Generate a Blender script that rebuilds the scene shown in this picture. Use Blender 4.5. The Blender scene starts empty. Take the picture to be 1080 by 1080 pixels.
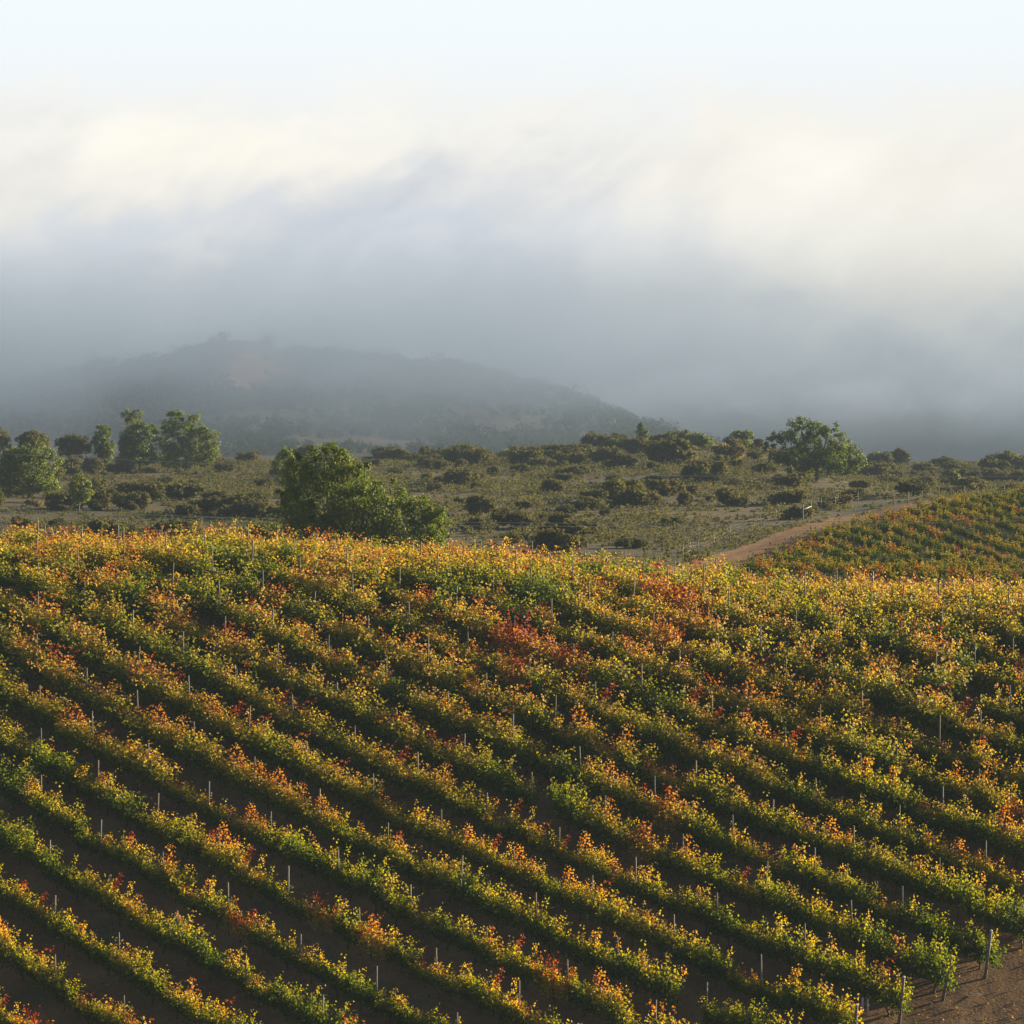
import bpy, math, random
import numpy as np
from mathutils import Vector

random.seed(7)
RNG = np.random.default_rng(11)
SC = bpy.context.scene
COL = SC.collection
PI = math.pi

# ------------------------------------------------------------------ camera, light, sky, exposure
F, VH = 3062.0, 470.0                      # focal length and eye level in pixels of a 1080 picture
PITCH = math.atan((540.0 - VH) / F)
cd = bpy.data.cameras.new("camera")
cam = bpy.data.objects.new("camera", cd)
COL.objects.link(cam)
cam.location = (0, 0, 0)
cam.rotation_euler = (math.radians(90) - PITCH, 0, 0)
cd.sensor_width = 36.0
cd.lens = 36.0 * F / 1080.0
cd.clip_start, cd.clip_end = 1.0, 9000.0
SC.camera = cam

SUN_EL, SUN_AZ = math.radians(13.5), math.radians(64.0)   # azimuth clockwise from the view direction
ld = bpy.data.lights.new("sun", "SUN")
ld.energy, ld.angle, ld.color = 5.0, math.radians(0.6), (1.0, 0.81, 0.54)
sun = bpy.data.objects.new("sun", ld)
COL.objects.link(sun)
sd = Vector((math.sin(SUN_AZ) * math.cos(SUN_EL), math.cos(SUN_AZ) * math.cos(SUN_EL), math.sin(SUN_EL)))
sun.rotation_euler = (-sd).to_track_quat('-Z', 'Y').to_euler()

SC.view_settings.view_transform = 'Standard'
SC.view_settings.look = 'None'
SC.view_settings.exposure = 2.12
SC.view_settings.gamma = 1.0
SC.cycles.volume_bounces = 1
SC.cycles.max_bounces = 8
SC.cycles.diffuse_bounces = 3
SC.cycles.transmission_bounces = 4
SC.cycles.transparent_max_bounces = 8


class NT:
    """small helper to write node trees"""
    def __init__(s, tree):
        s.t = tree
        s.t.nodes.clear()

    def n(s, typ, **kw):
        nd = s.t.nodes.new(typ)
        for k, v in kw.items():
            if k.startswith('i_'):
                nd.inputs[k[2:].replace('_', ' ')].default_value = v
            else:
                setattr(nd, k, v)
        return nd

    def l(s, a, b):
        s.t.links.new(a, b)

    def val(s, sock, x):
        if isinstance(x, (int, float)):
            sock.default_value = x
        elif isinstance(x, tuple):
            sock.default_value = x
        else:
            s.l(x, sock)

    def math(s, op, a, b=0.0, c=None, clamp=False):
        nd = s.t.nodes.new('ShaderNodeMath')
        nd.operation = op
        nd.use_clamp = clamp
        s.val(nd.inputs[0], a)
        s.val(nd.inputs[1], b)
        if c is not None:
            s.val(nd.inputs[2], c)
        return nd.outputs[0]

    def mix(s, fac, a, b):
        nd = s.t.nodes.new('ShaderNodeMix')
        nd.data_type = 'RGBA'
        s.val(nd.inputs['Factor'], fac)
        s.val(nd.inputs[6], a)
        s.val(nd.inputs[7], b)
        return nd.outputs[2]

    def ramp(s, fac, stops, interp='LINEAR'):
        nd = s.t.nodes.new('ShaderNodeValToRGB')
        cr = nd.color_ramp
        cr.interpolation = interp
        while len(cr.elements) < len(stops):
            cr.elements.new(0.5)
        for e, (p, c) in zip(cr.elements, stops):
            e.position = p
            e.color = c if len(c) == 4 else (*c, 1.0)
        s.val(nd.inputs['Fac'], fac)
        return nd.outputs['Color']

    def noise(s, vec, scale, detail=3.0, rough=0.55, dist=0.0):
        nd = s.t.nodes.new('ShaderNodeTexNoise')
        nd.inputs['Scale'].default_value = scale
        nd.inputs['Detail'].default_value = detail
        nd.inputs['Roughness'].default_value = rough
        nd.inputs['Distortion'].default_value = dist
        if vec is not None:
            s.l(vec, nd.inputs['Vector'])
        return nd.outputs['Fac']

    def rng(s, x, a, b, c=0.0, d=1.0, smooth=True):
        nd = s.t.nodes.new('ShaderNodeMapRange')
        nd.interpolation_type = 'SMOOTHSTEP' if smooth else 'LINEAR'
        s.val(nd.inputs['Value'], x)
        for nm, v in (('From Min', a), ('From Max', b), ('To Min', c), ('To Max', d)):
            nd.inputs[nm].default_value = v
        return nd.outputs['Result']

    def xyz(s, x, y, z):
        nd = s.t.nodes.new('ShaderNodeCombineXYZ')
        for i, v in enumerate((x, y, z)):
            s.val(nd.inputs[i], v)
        return nd.outputs[0]


w = bpy.data.worlds.new("World")
SC.world = w
w.use_nodes = True
T = NT(w.node_tree)
sky = T.n('ShaderNodeTexSky', sky_type='NISHITA', sun_disc=False, sun_elevation=SUN_EL,
          sun_rotation=SUN_AZ, altitude=200.0, air_density=1.0, dust_density=1.5, ozone_density=1.0)
bg1 = T.n('ShaderNodeBackground', i_Strength=0.034)
T.l(sky.outputs[0], bg1.inputs['Color'])
# fog bank rolling over the far ridge: a bright sunlit top, grey wisps below, by direction
tc = T.n('ShaderNodeTexCoord')
sp = T.n('ShaderNodeSeparateXYZ')
T.l(tc.outputs['Generated'], sp.inputs[0])
dx, dy, dz = sp.outputs
ysafe = T.math('MAXIMUM', dy, 0.05)
az = T.math('DIVIDE', dx, ysafe)
el = T.math('DIVIDE', dz, ysafe)
# billows: noise bends the bearing and elevation before anything is looked up
ca, sa = math.cos(math.radians(32)), math.sin(math.radians(32))
along = T.math('ADD', T.math('MULTIPLY', az, ca), T.math('MULTIPLY', el, sa))
across = T.math('SUBTRACT', T.math('MULTIPLY', el, ca), T.math('MULTIPLY', az, sa))
nA = T.noise(T.xyz(T.math('MULTIPLY', along, 16.0), T.math('MULTIPLY', across, 30.0), 2.3), 1.0, 5.0, 0.55, 0.5)
nB = T.noise(T.xyz(T.math('MULTIPLY', az, 20.0), T.math('MULTIPLY', el, 34.0), 5.1), 1.0, 5.0, 0.55, 0.4)
nC = T.noise(T.xyz(T.math('MULTIPLY', along, 45.0), T.math('MULTIPLY', across, 95.0), 8.4), 1.0, 4.0, 0.6, 0.6)
azw = T.math('ADD', az, T.math('MULTIPLY', T.math('SUBTRACT', nA, 0.5), 0.11))
calm = T.rng(el, 0.0, 0.035, 0.25, 1.0)
elw = T.math('ADD', el, T.math('MULTIPLY', calm, T.math('ADD', T.math('MULTIPLY', T.math('SUBTRACT', nB, 0.5), 0.055), T.math('MULTIPLY', T.math('SUBTRACT', nC, 0.5), 0.012))))


def lobe(u, v, ru, rv, deg):
    """soft elongated patch of the bank; centre and radii as seen in a 1080 picture"""
    ang = math.radians(deg)
    c_, s_ = math.cos(ang), math.sin(ang)
    da = T.math('SUBTRACT', azw, (u - 540) / F)
    de = T.math('SUBTRACT', elw, (VH - v) / F)
    p1 = T.math('MULTIPLY', T.math('ADD', T.math('MULTIPLY', da, c_), T.math('MULTIPLY', de, s_)), F / ru)
    p2 = T.math('MULTIPLY', T.math('SUBTRACT', T.math('MULTIPLY', de, c_), T.math('MULTIPLY', da, s_)), F / rv)
    r = T.math('ADD', T.math('MULTIPLY', p1, p1), T.math('MULTIPLY', p2, p2))
    return T.math('POWER', 2.718, T.math('MULTIPLY', r, -1.0))


body = T.ramp(T.math('MULTIPLY', elw, 7.0, clamp=True), [
    (0.00, (0.07, 0.09, 0.105)), (0.07, (0.22, 0.25, 0.28)), (0.12, (0.44, 0.49, 0.55)), (0.19, (0.70, 0.76, 0.84)),
    (0.28, (0.80, 0.86, 0.95)), (0.39, (0.90, 0.95, 1.03)), (0.50, (1.02, 1.06, 1.12)), (0.60, (1.11, 1.08, 1.03)), (0.78, (1.14, 1.09, 0.99)), (0.95, (1.10, 1.07, 1.00))])
CREAM, GREY = (1.36, 1.29, 1.14, 1), (0.76, 0.82, 0.93, 1)
for (u_, v_, ru_, rv_, dg_, st_, cc_) in [
        (330, 240, 150, 42, 22, 0.85, GREY), (490, 275, 170, 60, 14, 0.75, GREY), (560, 205, 130, 30, 38, 0.6, GREY), (30, 150, 80, 40, 10, 0.4, GREY),
        (110, 250, 120, 40, 10, 0.45, GREY), (400, 170, 60, 22, 40, 0.45, GREY),
        (110, 175, 140, 46, 8, 0.62, CREAM), (320, 150, 150, 36, 6, 0.45, CREAM), (820, 225, 220, 80, -4, 0.62, CREAM), (1040, 280, 170, 85, 0, 0.65, CREAM), (900, 300, 180, 50, 0, 0.5, CREAM),
        (250, 262, 60, 16, 25, 0.3, CREAM)]:
    body = T.mix(T.math('MULTIPLY', lobe(u_, v_, ru_, rv_, dg_), st_), body, cc_)
wisp = T.math('ADD', 0.86, T.math('ADD', T.math('MULTIPLY', nC, 0.10), T.math('MULTIPLY', nA, 0.18)))
vm = T.n('ShaderNodeVectorMath', operation='SCALE')
T.l(body, vm.inputs[0])
T.l(wisp, vm.inputs['Scale'])
clear = T.rng(elw, 0.098, 0.134)
clearc = T.ramp(T.rng(el, 0.09, 0.19, 0, 1, False), [(0.0, (1.10, 1.10, 1.08)), (0.5, (1.03, 1.09, 1.13)), (1.0, (0.97, 1.06, 1.14))])
fogc = T.mix(clear, vm.outputs[0], clearc)
bg2 = T.n('ShaderNodeBackground', i_Strength=0.258)
T.l(fogc, bg2.inputs['Color'])
mk = T.math('MULTIPLY', T.rng(el, 0.17, 0.30, 1.0, 0.0), T.rng(dy, 0.55, 0.80))
mx = T.n('ShaderNodeMixShader')
T.l(mk, mx.inputs[0])
T.l(bg1.outputs[0], mx.inputs[1])
T.l(bg2.outputs[0], mx.inputs[2])
T.l(mx.outputs[0], T.n('ShaderNodeOutputWorld').inputs['Surface'])


# ------------------------------------------------------------------ small tools
def lattice(ix, iy, seed):
    h = (ix.astype(np.int64) * 374761393 + iy.astype(np.int64) * 668265263 + seed * 974634777) & 0x7fffffff
    h = ((h ^ (h >> 13)) * 1274126177) & 0x7fffffff
    h = h ^ (h >> 16)
    return (h & 0xffff) / 65535.0


def vnoise(x, y, scale, seed=0, octaves=3):
    x = np.asarray(x, float) / scale
    y = np.asarray(y, float) / scale
    out, amp, tot = 0.0, 1.0, 0.0
    for o in range(octaves):
        ix, iy = np.floor(x), np.floor(y)
        fx, fy = x - ix, y - iy
        fx = fx * fx * (3 - 2 * fx)
        fy = fy * fy * (3 - 2 * fy)
        a = lattice(ix, iy, seed + o)
        b = lattice(ix + 1, iy, seed + o)
        c = lattice(ix, iy + 1, seed + o)
        d = lattice(ix + 1, iy + 1, seed + o)
        out = out + amp * ((a * (1 - fx) + b * fx) * (1 - fy) + (c * (1 - fx) + d * fx) * fy)
        tot += amp
        amp *= 0.5
        x, y = x * 2.03 + 13.7, y * 2.03 + 5.1
    return out / tot


def sstep(a, b, x):
    t = np.clip((np.asarray(x, float) - a) / (b - a), 0, 1)
    return t * t * (3 - 2 * t)


# ------------------------------------------------------------------ terrain heights
GS, HA = 0.3186, 67.75                         # slope of the vineyard hillside
ZB_U = np.array([-400, -100, 0, 120, 250, 370, 480, 560, 640, 720, 800, 870, 940, 1010, 1080, 1150, 1500])
ZB = np.array([-8.4, -8.42, -8.52, -8.63, -8.78, -9.11, -9.5, -9.95, -10.45, -11.15, -11.85, -12.1, -12.3, -12.45, -12.6, -12.65, -12.65])

# eye-level table behind the crest: picture row of the bare ground by distance and bearing
TU = np.array([-400, 0, 150, 240, 400, 500, 600, 700, 760, 820, 860, 900, 950, 1000, 1040, 1080, 1200, 1500])
TY = np.array([225, 250, 300, 350, 420, 470, 520, 580, 640, 690, 760, 950, 1100, 1250, 1380, 1500, 1650, 2300])
TV = np.array([
    [614] * 18,
    [608] * 9 + [606, 606, 608, 612, 614, 616, 618, 620, 620],
    [575, 575, 576, 577, 578, 578, 578, 578, 579, 574, 570, 566, 564, 563, 562, 562, 562, 562],
    [545, 546, 548, 549, 549, 549, 549, 548, 549, 548, 547, 546, 536, 529, 526, 523, 522, 522],
    [521, 522, 523, 523, 521, 521, 521, 520, 521, 521, 521, 521, 520, 521, 521, 519, 519, 519],
    [509, 511, 510, 509, 507, 506, 505, 501, 502, 502, 501, 508, 516, 518, 518, 517, 517, 517],
    [502, 503, 498, 496, 495, 495, 493, 486, 488, 488, 491, 505, 513, 515, 515, 514, 514, 514],
    [498, 498, 492, 490, 488, 487, 483, 473, 474, 477, 486, 503, 508, 508, 508, 508, 508, 508],
    [495, 495, 489, 488, 487, 484, 478, 466, 470, 475, 488, 500, 498, 496, 497, 498, 498, 498],
    [500, 500, 494, 492, 491, 490, 484, 472, 478, 484, 494, 494, 489, 486, 487, 489, 489, 489],
    [505] * 4 + [500] * 5 + [505] * 4 + [498] * 5,
    [497] * 18,
    [487] * 4 + [484] * 4 + [500] * 10,
    [452, 447, 446, 438, 462, 470, 474, 478, 490, 500, 505, 505, 505, 505, 505, 505, 505, 505],
    [432, 428, 416, 402, 418, 428, 440, 460, 478, 495, 500, 500, 500, 500, 500, 500, 500, 500],
    [424, 408, 374, 352, 378, 386, 414, 458, 476, 490, 498, 498, 498, 498, 498, 498, 498, 498],
    [440, 430, 410, 400, 410, 420, 440, 470, 485, 495, 498, 498, 498, 498, 498, 498, 498, 498],
    [498] * 18], float)
# dense resampled and smoothed
DU = np.linspace(-400, 1500, 191)
DY = np.concatenate([np.arange(225, 700, 5.0), np.arange(700, 2301, 20.0)])
tmp = np.array([np.interp(DU, TU, r) for r in TV])
DV = np.array([np.interp(DY, TY, tmp[:, j]) for j in range(len(DU))]).T
for _ in range(5):
    p = np.pad(DV, 1, mode='edge')
    DV = (p[:-2, 1:-1] + p[2:, 1:-1] + 2 * p[1:-1, 1:-1] + p[1:-1, :-2] + p[1:-1, 2:]) / 6.0
DZ = -(DV - VH) / F * DY[:, None]


def bil(u, y):
    ui = np.clip((u - DU[0]) / (DU[1] - DU[0]), 0, len(DU) - 1.001)
    yi = np.clip(np.interp(y, DY, np.arange(len(DY))), 0, len(DY) - 1.001)
    a, b = ui.astype(int), yi.astype(int)
    fu, fy = ui - a, yi - b
    return (DZ[b, a] * (1 - fu) + DZ[b, a + 1] * fu) * (1 - fy) + (DZ[b + 1, a] * (1 - fu) + DZ[b + 1, a + 1] * fu) * fy


def height(x, y):
    """ground height, camera eye at 0"""
    x = np.asarray(x, float)
    y = np.asarray(y, float)
    u = 540 + F * x / np.maximum(y, 60.0)
    plane = -HA + GS * y
    plane = np.where(y < 112, -HA + GS * 112 - (112 - y) * GS * np.clip((y - 60) / 52, 0, 1) * 0.6, plane)
    back = np.interp(u, ZB_U, ZB) - 0.075 * (y - 200)
    k = 1.3
    m = np.minimum(plane, back)
    near = m - k * np.log(np.exp(-(plane - m) / k) + np.exp(-(back - m) / k))
    near = near + 0.16 * (vnoise(x, y, 7.0, 3) - 0.5) + 0.12 * (vnoise(x, y, 1.1, 4, 4) - 0.5)
    far = bil(u, y)
    amp = 0.5 + 4.5 * sstep(800, 1300, y)
    far = far + amp * (vnoise(x, y, 22.0 + 0 * y, 8) - 0.5) * sstep(225, 300, y)
    wgt = sstep(207, 240, y)
    return near * (1 - wgt) + far * wgt


def ground(x, y):
    return float(height(np.array([x]), np.array([y]))[0])


_hy = np.concatenate([np.arange(100, 240, 0.4), np.arange(240, 700, 1.0), np.arange(700, 2000, 10)])


def hit(u, v, ymin=100.0):
    """the ground point seen at a pixel of the photograph"""
    ys = _hy[_hy >= ymin]
    xs = (u - 540) / F * ys
    d = height(xs, ys) + (v - VH) / F * ys
    i = np.argmax(d >= 0)
    y = float(ys[i])
    return Vector(((u - 540) / F * y, y, ground((u - 540) / F * y, y)))


def at(u, y):
    x = (u - 540) / F * y
    return Vector((x, y, ground(x, y)))


def proj(x, y, z):
    return 540 + F * x / y, VH - F * z / y


def mesh_obj(name, verts, faces, mats, parent=None, smooth=False, attrs=None, matidx=None):
    """verts (n,3), faces: list of index arrays (m,3)/(m,4)"""
    me = bpy.data.meshes.new(name)
    verts = np.asarray(verts, np.float32)
    fl = [np.asarray(f, np.int32) for f in faces if len(f)]
    nl = sum(f.size for f in fl)
    npoly = sum(len(f) for f in fl)
    me.vertices.add(len(verts))
    me.vertices.foreach_set('co', verts.ravel())
    me.loops.add(nl)
    me.polygons.add(npoly)
    me.loops.foreach_set('vertex_index', np.concatenate([f.ravel() for f in fl]))
    tot = np.concatenate([np.full(len(f), f.shape[1], np.int32) for f in fl])
    start = np.concatenate([[0], np.cumsum(tot)[:-1]]).astype(np.int32)
    me.polygons.foreach_set('loop_start', start)
    me.polygons.foreach_set('loop_total', tot)
    if smooth:
        me.polygons.foreach_set('use_smooth', np.ones(npoly, bool))
    if matidx is not None:
        me.polygons.foreach_set('material_index', np.asarray(matidx, np.int32))
    for k, a in (attrs or {}).items():
        at_ = me.attributes.new(k, 'FLOAT', 'POINT')
        at_.data.foreach_set('value', np.asarray(a, np.float32))
    for m in (mats if isinstance(mats, (list, tuple)) else [mats]):
        me.materials.append(m)
    me.update(calc_edges=True)
    o = bpy.data.objects.new(name, me)
    COL.objects.link(o)
    if parent is not None:
        o.parent = parent
    return o


def tag(o, label=None, cat=None, group=None, kind=None):
    for k, v in (('label', label), ('category', cat), ('group', group), ('kind', kind)):
        if v:
            o[k] = v
    return o


def empty(name, loc, rz=0.0):
    o = bpy.data.objects.new(name, None)
    COL.objects.link(o)
    o.location = loc
    o.rotation_euler = (0, 0, rz)
    o.empty_display_size = 0.3
    return o


def copy_tree(o, parent=None):
    c = o.copy()
    COL.objects.link(c)
    c.parent = parent
    for ch in list(o.children):
        copy_tree(ch, c)
    return c


class MB:
    """collects tubes and boxes for one mesh"""
    def __init__(s):
        s.v, s.f4, s.f3, s.n = [], [], [], 0

    def add(s, v, f4=(), f3=()):
        s.v.append(np.asarray(v, float))
        if len(f4):
            s.f4.append(np.asarray(f4) + s.n)
        if len(f3):
            s.f3.append(np.asarray(f3) + s.n)
        s.n += len(v)

    def tube(s, pts, rad, sides=6, cap=True):
        pts = np.asarray(pts, float)
        m = len(pts)
        rad = np.broadcast_to(np.asarray(rad, float), (m,))
        tan = np.gradient(pts, axis=0)
        tan /= np.linalg.norm(tan, axis=1)[:, None] + 1e-9
        ref = np.array([0.31, 0.95, 0.02]) if abs(tan[0][1]) < 0.8 else np.array([0.95, 0.2, 0.1])
        a = np.cross(tan, ref)
        a /= np.linalg.norm(a, axis=1)[:, None] + 1e-9
        b = np.cross(tan, a)
        th = np.arange(sides) * 2 * PI / sides
        v = pts[:, None, :] + rad[:, None, None] * (np.cos(th)[None, :, None] * a[:, None, :] + np.sin(th)[None, :, None] * b[:, None, :])
        v = v.reshape(-1, 3)
        f = []
        for i in range(m - 1):
            for j in range(sides):
                k = (j + 1) % sides
                f.append((i * sides + j, i * sides + k, (i + 1) * sides + k, (i + 1) * sides + j))
        f3 = []
        if cap:
            v = np.vstack([v, pts[-1:], pts[:1]])
            for j in range(sides):
                k = (j + 1) % sides
                f3.append(((m - 1) * sides + j, (m - 1) * sides + k, m * sides))
                f3.append((k, j, m * sides + 1))
        s.add(v, f, f3)

    def build(s, name, mat, parent=None, smooth=True):
        v = np.vstack(s.v)
        return mesh_obj(name, v, [np.vstack(s.f4) if s.f4 else [], np.vstack(s.f3) if s.f3 else []], mat, parent, smooth)

    def arrays(s):
        return np.vstack(s.v), (np.vstack(s.f4) if s.f4 else np.zeros((0, 4), int)), (np.vstack(s.f3) if s.f3 else np.zeros((0, 3), int))


def leaf_cards(pos, nrm, size, rng, fold=0.25, aspect=1.0):
    """folded leaf blades: 4 points, 2 triangles each, at pos with roughly the given normals"""
    n = len(pos)
    nrm = nrm / (np.linalg.norm(nrm, axis=1)[:, None] + 1e-9)
    r = rng.normal(size=(n, 3))
    d = r - (r * nrm).sum(1)[:, None] * nrm
    d /= np.linalg.norm(d, axis=1)[:, None] + 1e-9
    sdv = np.cross(nrm, d)
    L = size[:, None]
    W = L * aspect * (0.42 + 0.2 * rng.random((n, 1)))
    up = nrm * L * fold * (0.5 + rng.random((n, 1)))
    b = pos - d * L * 0.5
    t = pos + d * L * 0.5 - up * 0.6
    mid = pos + d * L * (rng.random((n, 1)) - 0.6) * 0.3
    v = np.stack([b, mid - sdv * W + up, t, mid + sdv * W + up * (0.3 + rng.random((n, 1)))], 1).reshape(-1, 3)
    i = np.arange(n)[:, None] * 4
    f = np.concatenate([i + np.array([[0, 2, 1]]), i + np.array([[0, 3, 2]])])
    return v, f


# ------------------------------------------------------------------ materials
def new_mat(name):
    m = bpy.data.materials.new(name)
    m.use_nodes = True
    return m, NT(m.node_tree)


def leaf_mat(name, stops, attr='tint', noise_amt=0.22, noise_scale=0.5, trans=0.45, gloss=0.25, tboost=1.25, patch=0.0, rough=0.55):
    m, t = new_mat(name)
    a = t.n('ShaderNodeAttribute', attribute_name=attr)
    g = t.n('ShaderNodeNewGeometry')
    nz = t.noise(g.outputs['Position'], noise_scale, 2.0)
    f = t.math('ADD', a.outputs['Fac'], t.math('MULTIPLY', t.math('SUBTRACT', nz, 0.5), noise_amt))
    if patch:
        nz2 = t.noise(g.outputs['Position'], 0.07, 2.0)
        f = t.math('ADD', f, t.math('MULTIPLY', t.math('SUBTRACT', nz2, 0.5), patch))
    f = t.math('ADD', f, 0.0, clamp=True)
    c = t.ramp(f, stops)
    p = t.n('ShaderNodeBsdfPrincipled', i_Roughness=rough)
    p.inputs['Specular IOR Level'].default_value = gloss
    t.l(c, p.inputs['Base Color'])
    tr = t.n('ShaderNodeBsdfTranslucent')
    hsv = t.n('ShaderNodeHueSaturation')
    hsv.inputs['Saturation'].default_value = 1.1
    hsv.inputs['Value'].default_value = tboost
    t.l(c, hsv.inputs['Color'])
    t.l(hsv.outputs[0], tr.inputs['Color'])
    mx_ = t.n('ShaderNodeMixShader', i_Fac=trans)
    t.l(p.outputs[0], mx_.inputs[1])
    t.l(tr.outputs[0], mx_.inputs[2])
    t.l(mx_.outputs[0], t.n('ShaderNodeOutputMaterial').inputs['Surface'])
    return m


VINE_STOPS = [(0.00, (0.068, 0.105, 0.008)), (0.20, (0.130, 0.165, 0.010)), (0.40, (0.255, 0.240, 0.020)),
              (0.56, (0.410, 0.305, 0.042)), (0.70, (0.460, 0.275, 0.062)), (0.82, (0.370, 0.140, 0.036)),
              (0.91, (0.270, 0.050, 0.020)), (1.00, (0.120, 0.018, 0.012))]
M_VINE = leaf_mat("vine_leaves", VINE_STOPS, noise_amt=0.20, noise_scale=0.9, trans=0.54, tboost=1.4, patch=0.09, gloss=0.12, rough=0.55)
M_VINE_FAR = leaf_mat("far_vine_leaves", [(p_, tuple(c_ * 0.80 for c_ in col_)) for p_, col_ in VINE_STOPS], noise_amt=0.3, noise_scale=0.35, trans=0.3, patch=0.1, tboost=1.0, gloss=0.05, rough=0.9)  # vine colours darkened: shade from the fog put into the leaf colour
M_TREE = leaf_mat("tree_leaves", [(0, (0.036, 0.062, 0.007)), (0.35, (0.092, 0.132, 0.013)), (0.6, (0.160, 0.200, 0.022)),
                                  (0.8, (0.165, 0.195, 0.036)), (1, (0.150, 0.130, 0.040))], noise_amt=0.15, noise_scale=0.6, trans=0.40)
M_SCRUB = leaf_mat("scrub_leaves", [(0, (0.054, 0.058, 0.020)), (0.3, (0.088, 0.088, 0.029)), (0.55, (0.125, 0.115, 0.038)),
                                    (0.75, (0.115, 0.105, 0.036)), (0.9, (0.19, 0.15, 0.06)), (1, (0.26, 0.22, 0.11))], noise_amt=0.25, noise_scale=0.12, trans=0.45, gloss=0.05, rough=0.9)
M_WOODS = leaf_mat("woodland_leaves", [(0, (0.018, 0.028, 0.012)), (1, (0.060, 0.075, 0.025))], noise_amt=0.3, noise_scale=0.03, trans=0.15, gloss=0.0, rough=1.0)


def wood_mat(name, c1, c2, scale=(14, 14, 1.5), rough=0.85):
    m, t = new_mat(name)
    tcx = t.n('ShaderNodeTexCoord')
    mp = t.n('ShaderNodeMapping')
    mp.inputs['Scale'].default_value = scale
    t.l(tcx.outputs['Object'], mp.inputs['Vector'])
    nz = t.noise(mp.outputs[0], 2.0, 4.0, 0.6, 0.4)
    oi = t.n('ShaderNodeObjectInfo')
    f = t.math('ADD', t.rng(nz, 0.3, 0.7), t.math('MULTIPLY', t.math('SUBTRACT', oi.outputs['Random'], 0.5), 0.5), clamp=True)
    p = t.n('ShaderNodeBsdfPrincipled', i_Roughness=rough)
    t.l(t.mix(f, (*c1, 1), (*c2, 1)), p.inputs['Base Color'])
    bp = t.n('ShaderNodeBump', i_Strength=0.5, i_Distance=0.02)
    t.l(nz, bp.inputs['Height'])
    t.l(bp.outputs[0], p.inputs['Normal'])
    t.l(p.outputs[0], t.n('ShaderNodeOutputMaterial').inputs['Surface'])
    return m


M_BARK = wood_mat("vine_bark", (0.030, 0.022, 0.016), (0.085, 0.062, 0.045), (10, 10, 4))
M_TRUNK = wood_mat("tree_bark", (0.060, 0.048, 0.036), (0.16, 0.13, 0.10), (3, 3, 0.8))
M_POST = wood_mat("weathered_post", (0.085, 0.073, 0.055), (0.19, 0.165, 0.13))
M_CAP = wood_mat("sawn_post_end", (0.42, 0.40, 0.37), (0.58, 0.56, 0.53), (20, 20, 20))
M_FENCE = wood_mat("fence_wood", (0.14, 0.125, 0.10), (0.26, 0.24, 0.20))
m_, t_ = new_mat("cable_metal")
p_ = t_.n('ShaderNodeBsdfPrincipled', i_Roughness=0.45, i_Metallic=0.6)
p_.inputs['Base Color'].default_value = (0.46, 0.42, 0.34, 1)
t_.l(p_.outputs[0], t_.n('ShaderNodeOutputMaterial').inputs['Surface'])
M_CABLE = m_


def soil_mat(name, stops, scale, fine, bump, second=None, patches=()):
    m, t = new_mat(name)
    g = t.n('ShaderNodeNewGeometry')
    pos = g.outputs['Position']
    a = t.noise(pos, scale, 5.0, 0.6)
    b = t.noise(pos, fine, 4.0, 0.65)
    f = t.math('ADD', t.math('MULTIPLY', a, 0.65), t.math('MULTIPLY', b, 0.35))
    c = t.ramp(t.rng(f, 0.3, 0.7, 0, 1, False), stops)
    if second:
        col, sc, lo, hi = second
        c = t.mix(t.rng(t.noise(pos, sc, 4.0, 0.55, 0.3), lo, hi), c, (*col, 1))
    for (px_, py_, rx_, ry_, pc) in patches:
        s3 = t.n('ShaderNodeSeparateXYZ')
        t.l(pos, s3.inputs[0])
        qx = t.math('DIVIDE', t.math('SUBTRACT', s3.outputs[0], px_), rx_)
        qy = t.math('DIVIDE', t.math('SUBTRACT', s3.outputs[1], py_), ry_)
        q = t.math('ADD', t.math('ADD', t.math('MULTIPLY', qx, qx), t.math('MULTIPLY', qy, qy)), t.math('MULTIPLY', t.noise(pos, 0.06, 4.0, 0.6), 1.6))
        c = t.mix(t.rng(q, 0.9, 1.7, 1.0, 0.0), c, (*pc, 1))
    p = t.n('ShaderNodeBsdfPrincipled', i_Roughness=0.95)
    p.inputs['Specular IOR Level'].default_value = 0.15
    t.l(c, p.inputs['Base Color'])
    bp = t.n('ShaderNodeBump', i_Strength=0.8, i_Distance=bump)
    t.l(b, bp.inputs['Height'])
    t.l(bp.outputs[0], p.inputs['Normal'])
    t.l(p.outputs[0], t.n('ShaderNodeOutputMaterial').inputs['Surface'])
    return m


M_SOIL = soil_mat("vineyard_soil", [(0, (0.078, 0.044, 0.021)), (0.5, (0.145, 0.082, 0.038)), (1, (0.215, 0.128, 0.062))], 0.35, 5.0, 0.06,
                  ((0.085, 0.072, 0.035), 0.25, 0.56, 0.72))
M_SCRUBGROUND = soil_mat("scrub_ground", [(0, (0.050, 0.044, 0.019)), (0.5, (0.080, 0.064, 0.031)), (1, (0.135, 0.098, 0.052))], 0.06, 0.6, 0.15,
                         ((0.055, 0.055, 0.026), 0.035, 0.45, 0.65))
M_ROAD = soil_mat("road_dirt", [(0, (0.14, 0.072, 0.028)), (0.5, (0.200, 0.104, 0.038)), (1, (0.265, 0.150, 0.064))], 0.25, 1.6, 0.10)
M_FAR = soil_mat("far_hillside", [(0, (0.055, 0.050, 0.030)), (0.5, (0.085, 0.070, 0.042)), (1, (0.13, 0.10, 0.06))], 0.012, 0.08, 0.5,
                 ((0.20, 0.125, 0.075), 0.0085, 0.62, 0.72),
                 patches=((-126, 1425, 20, 55, (0.46, 0.22, 0.12)), (-132, 1375, 14, 30, (0.42, 0.20, 0.11))))

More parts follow.
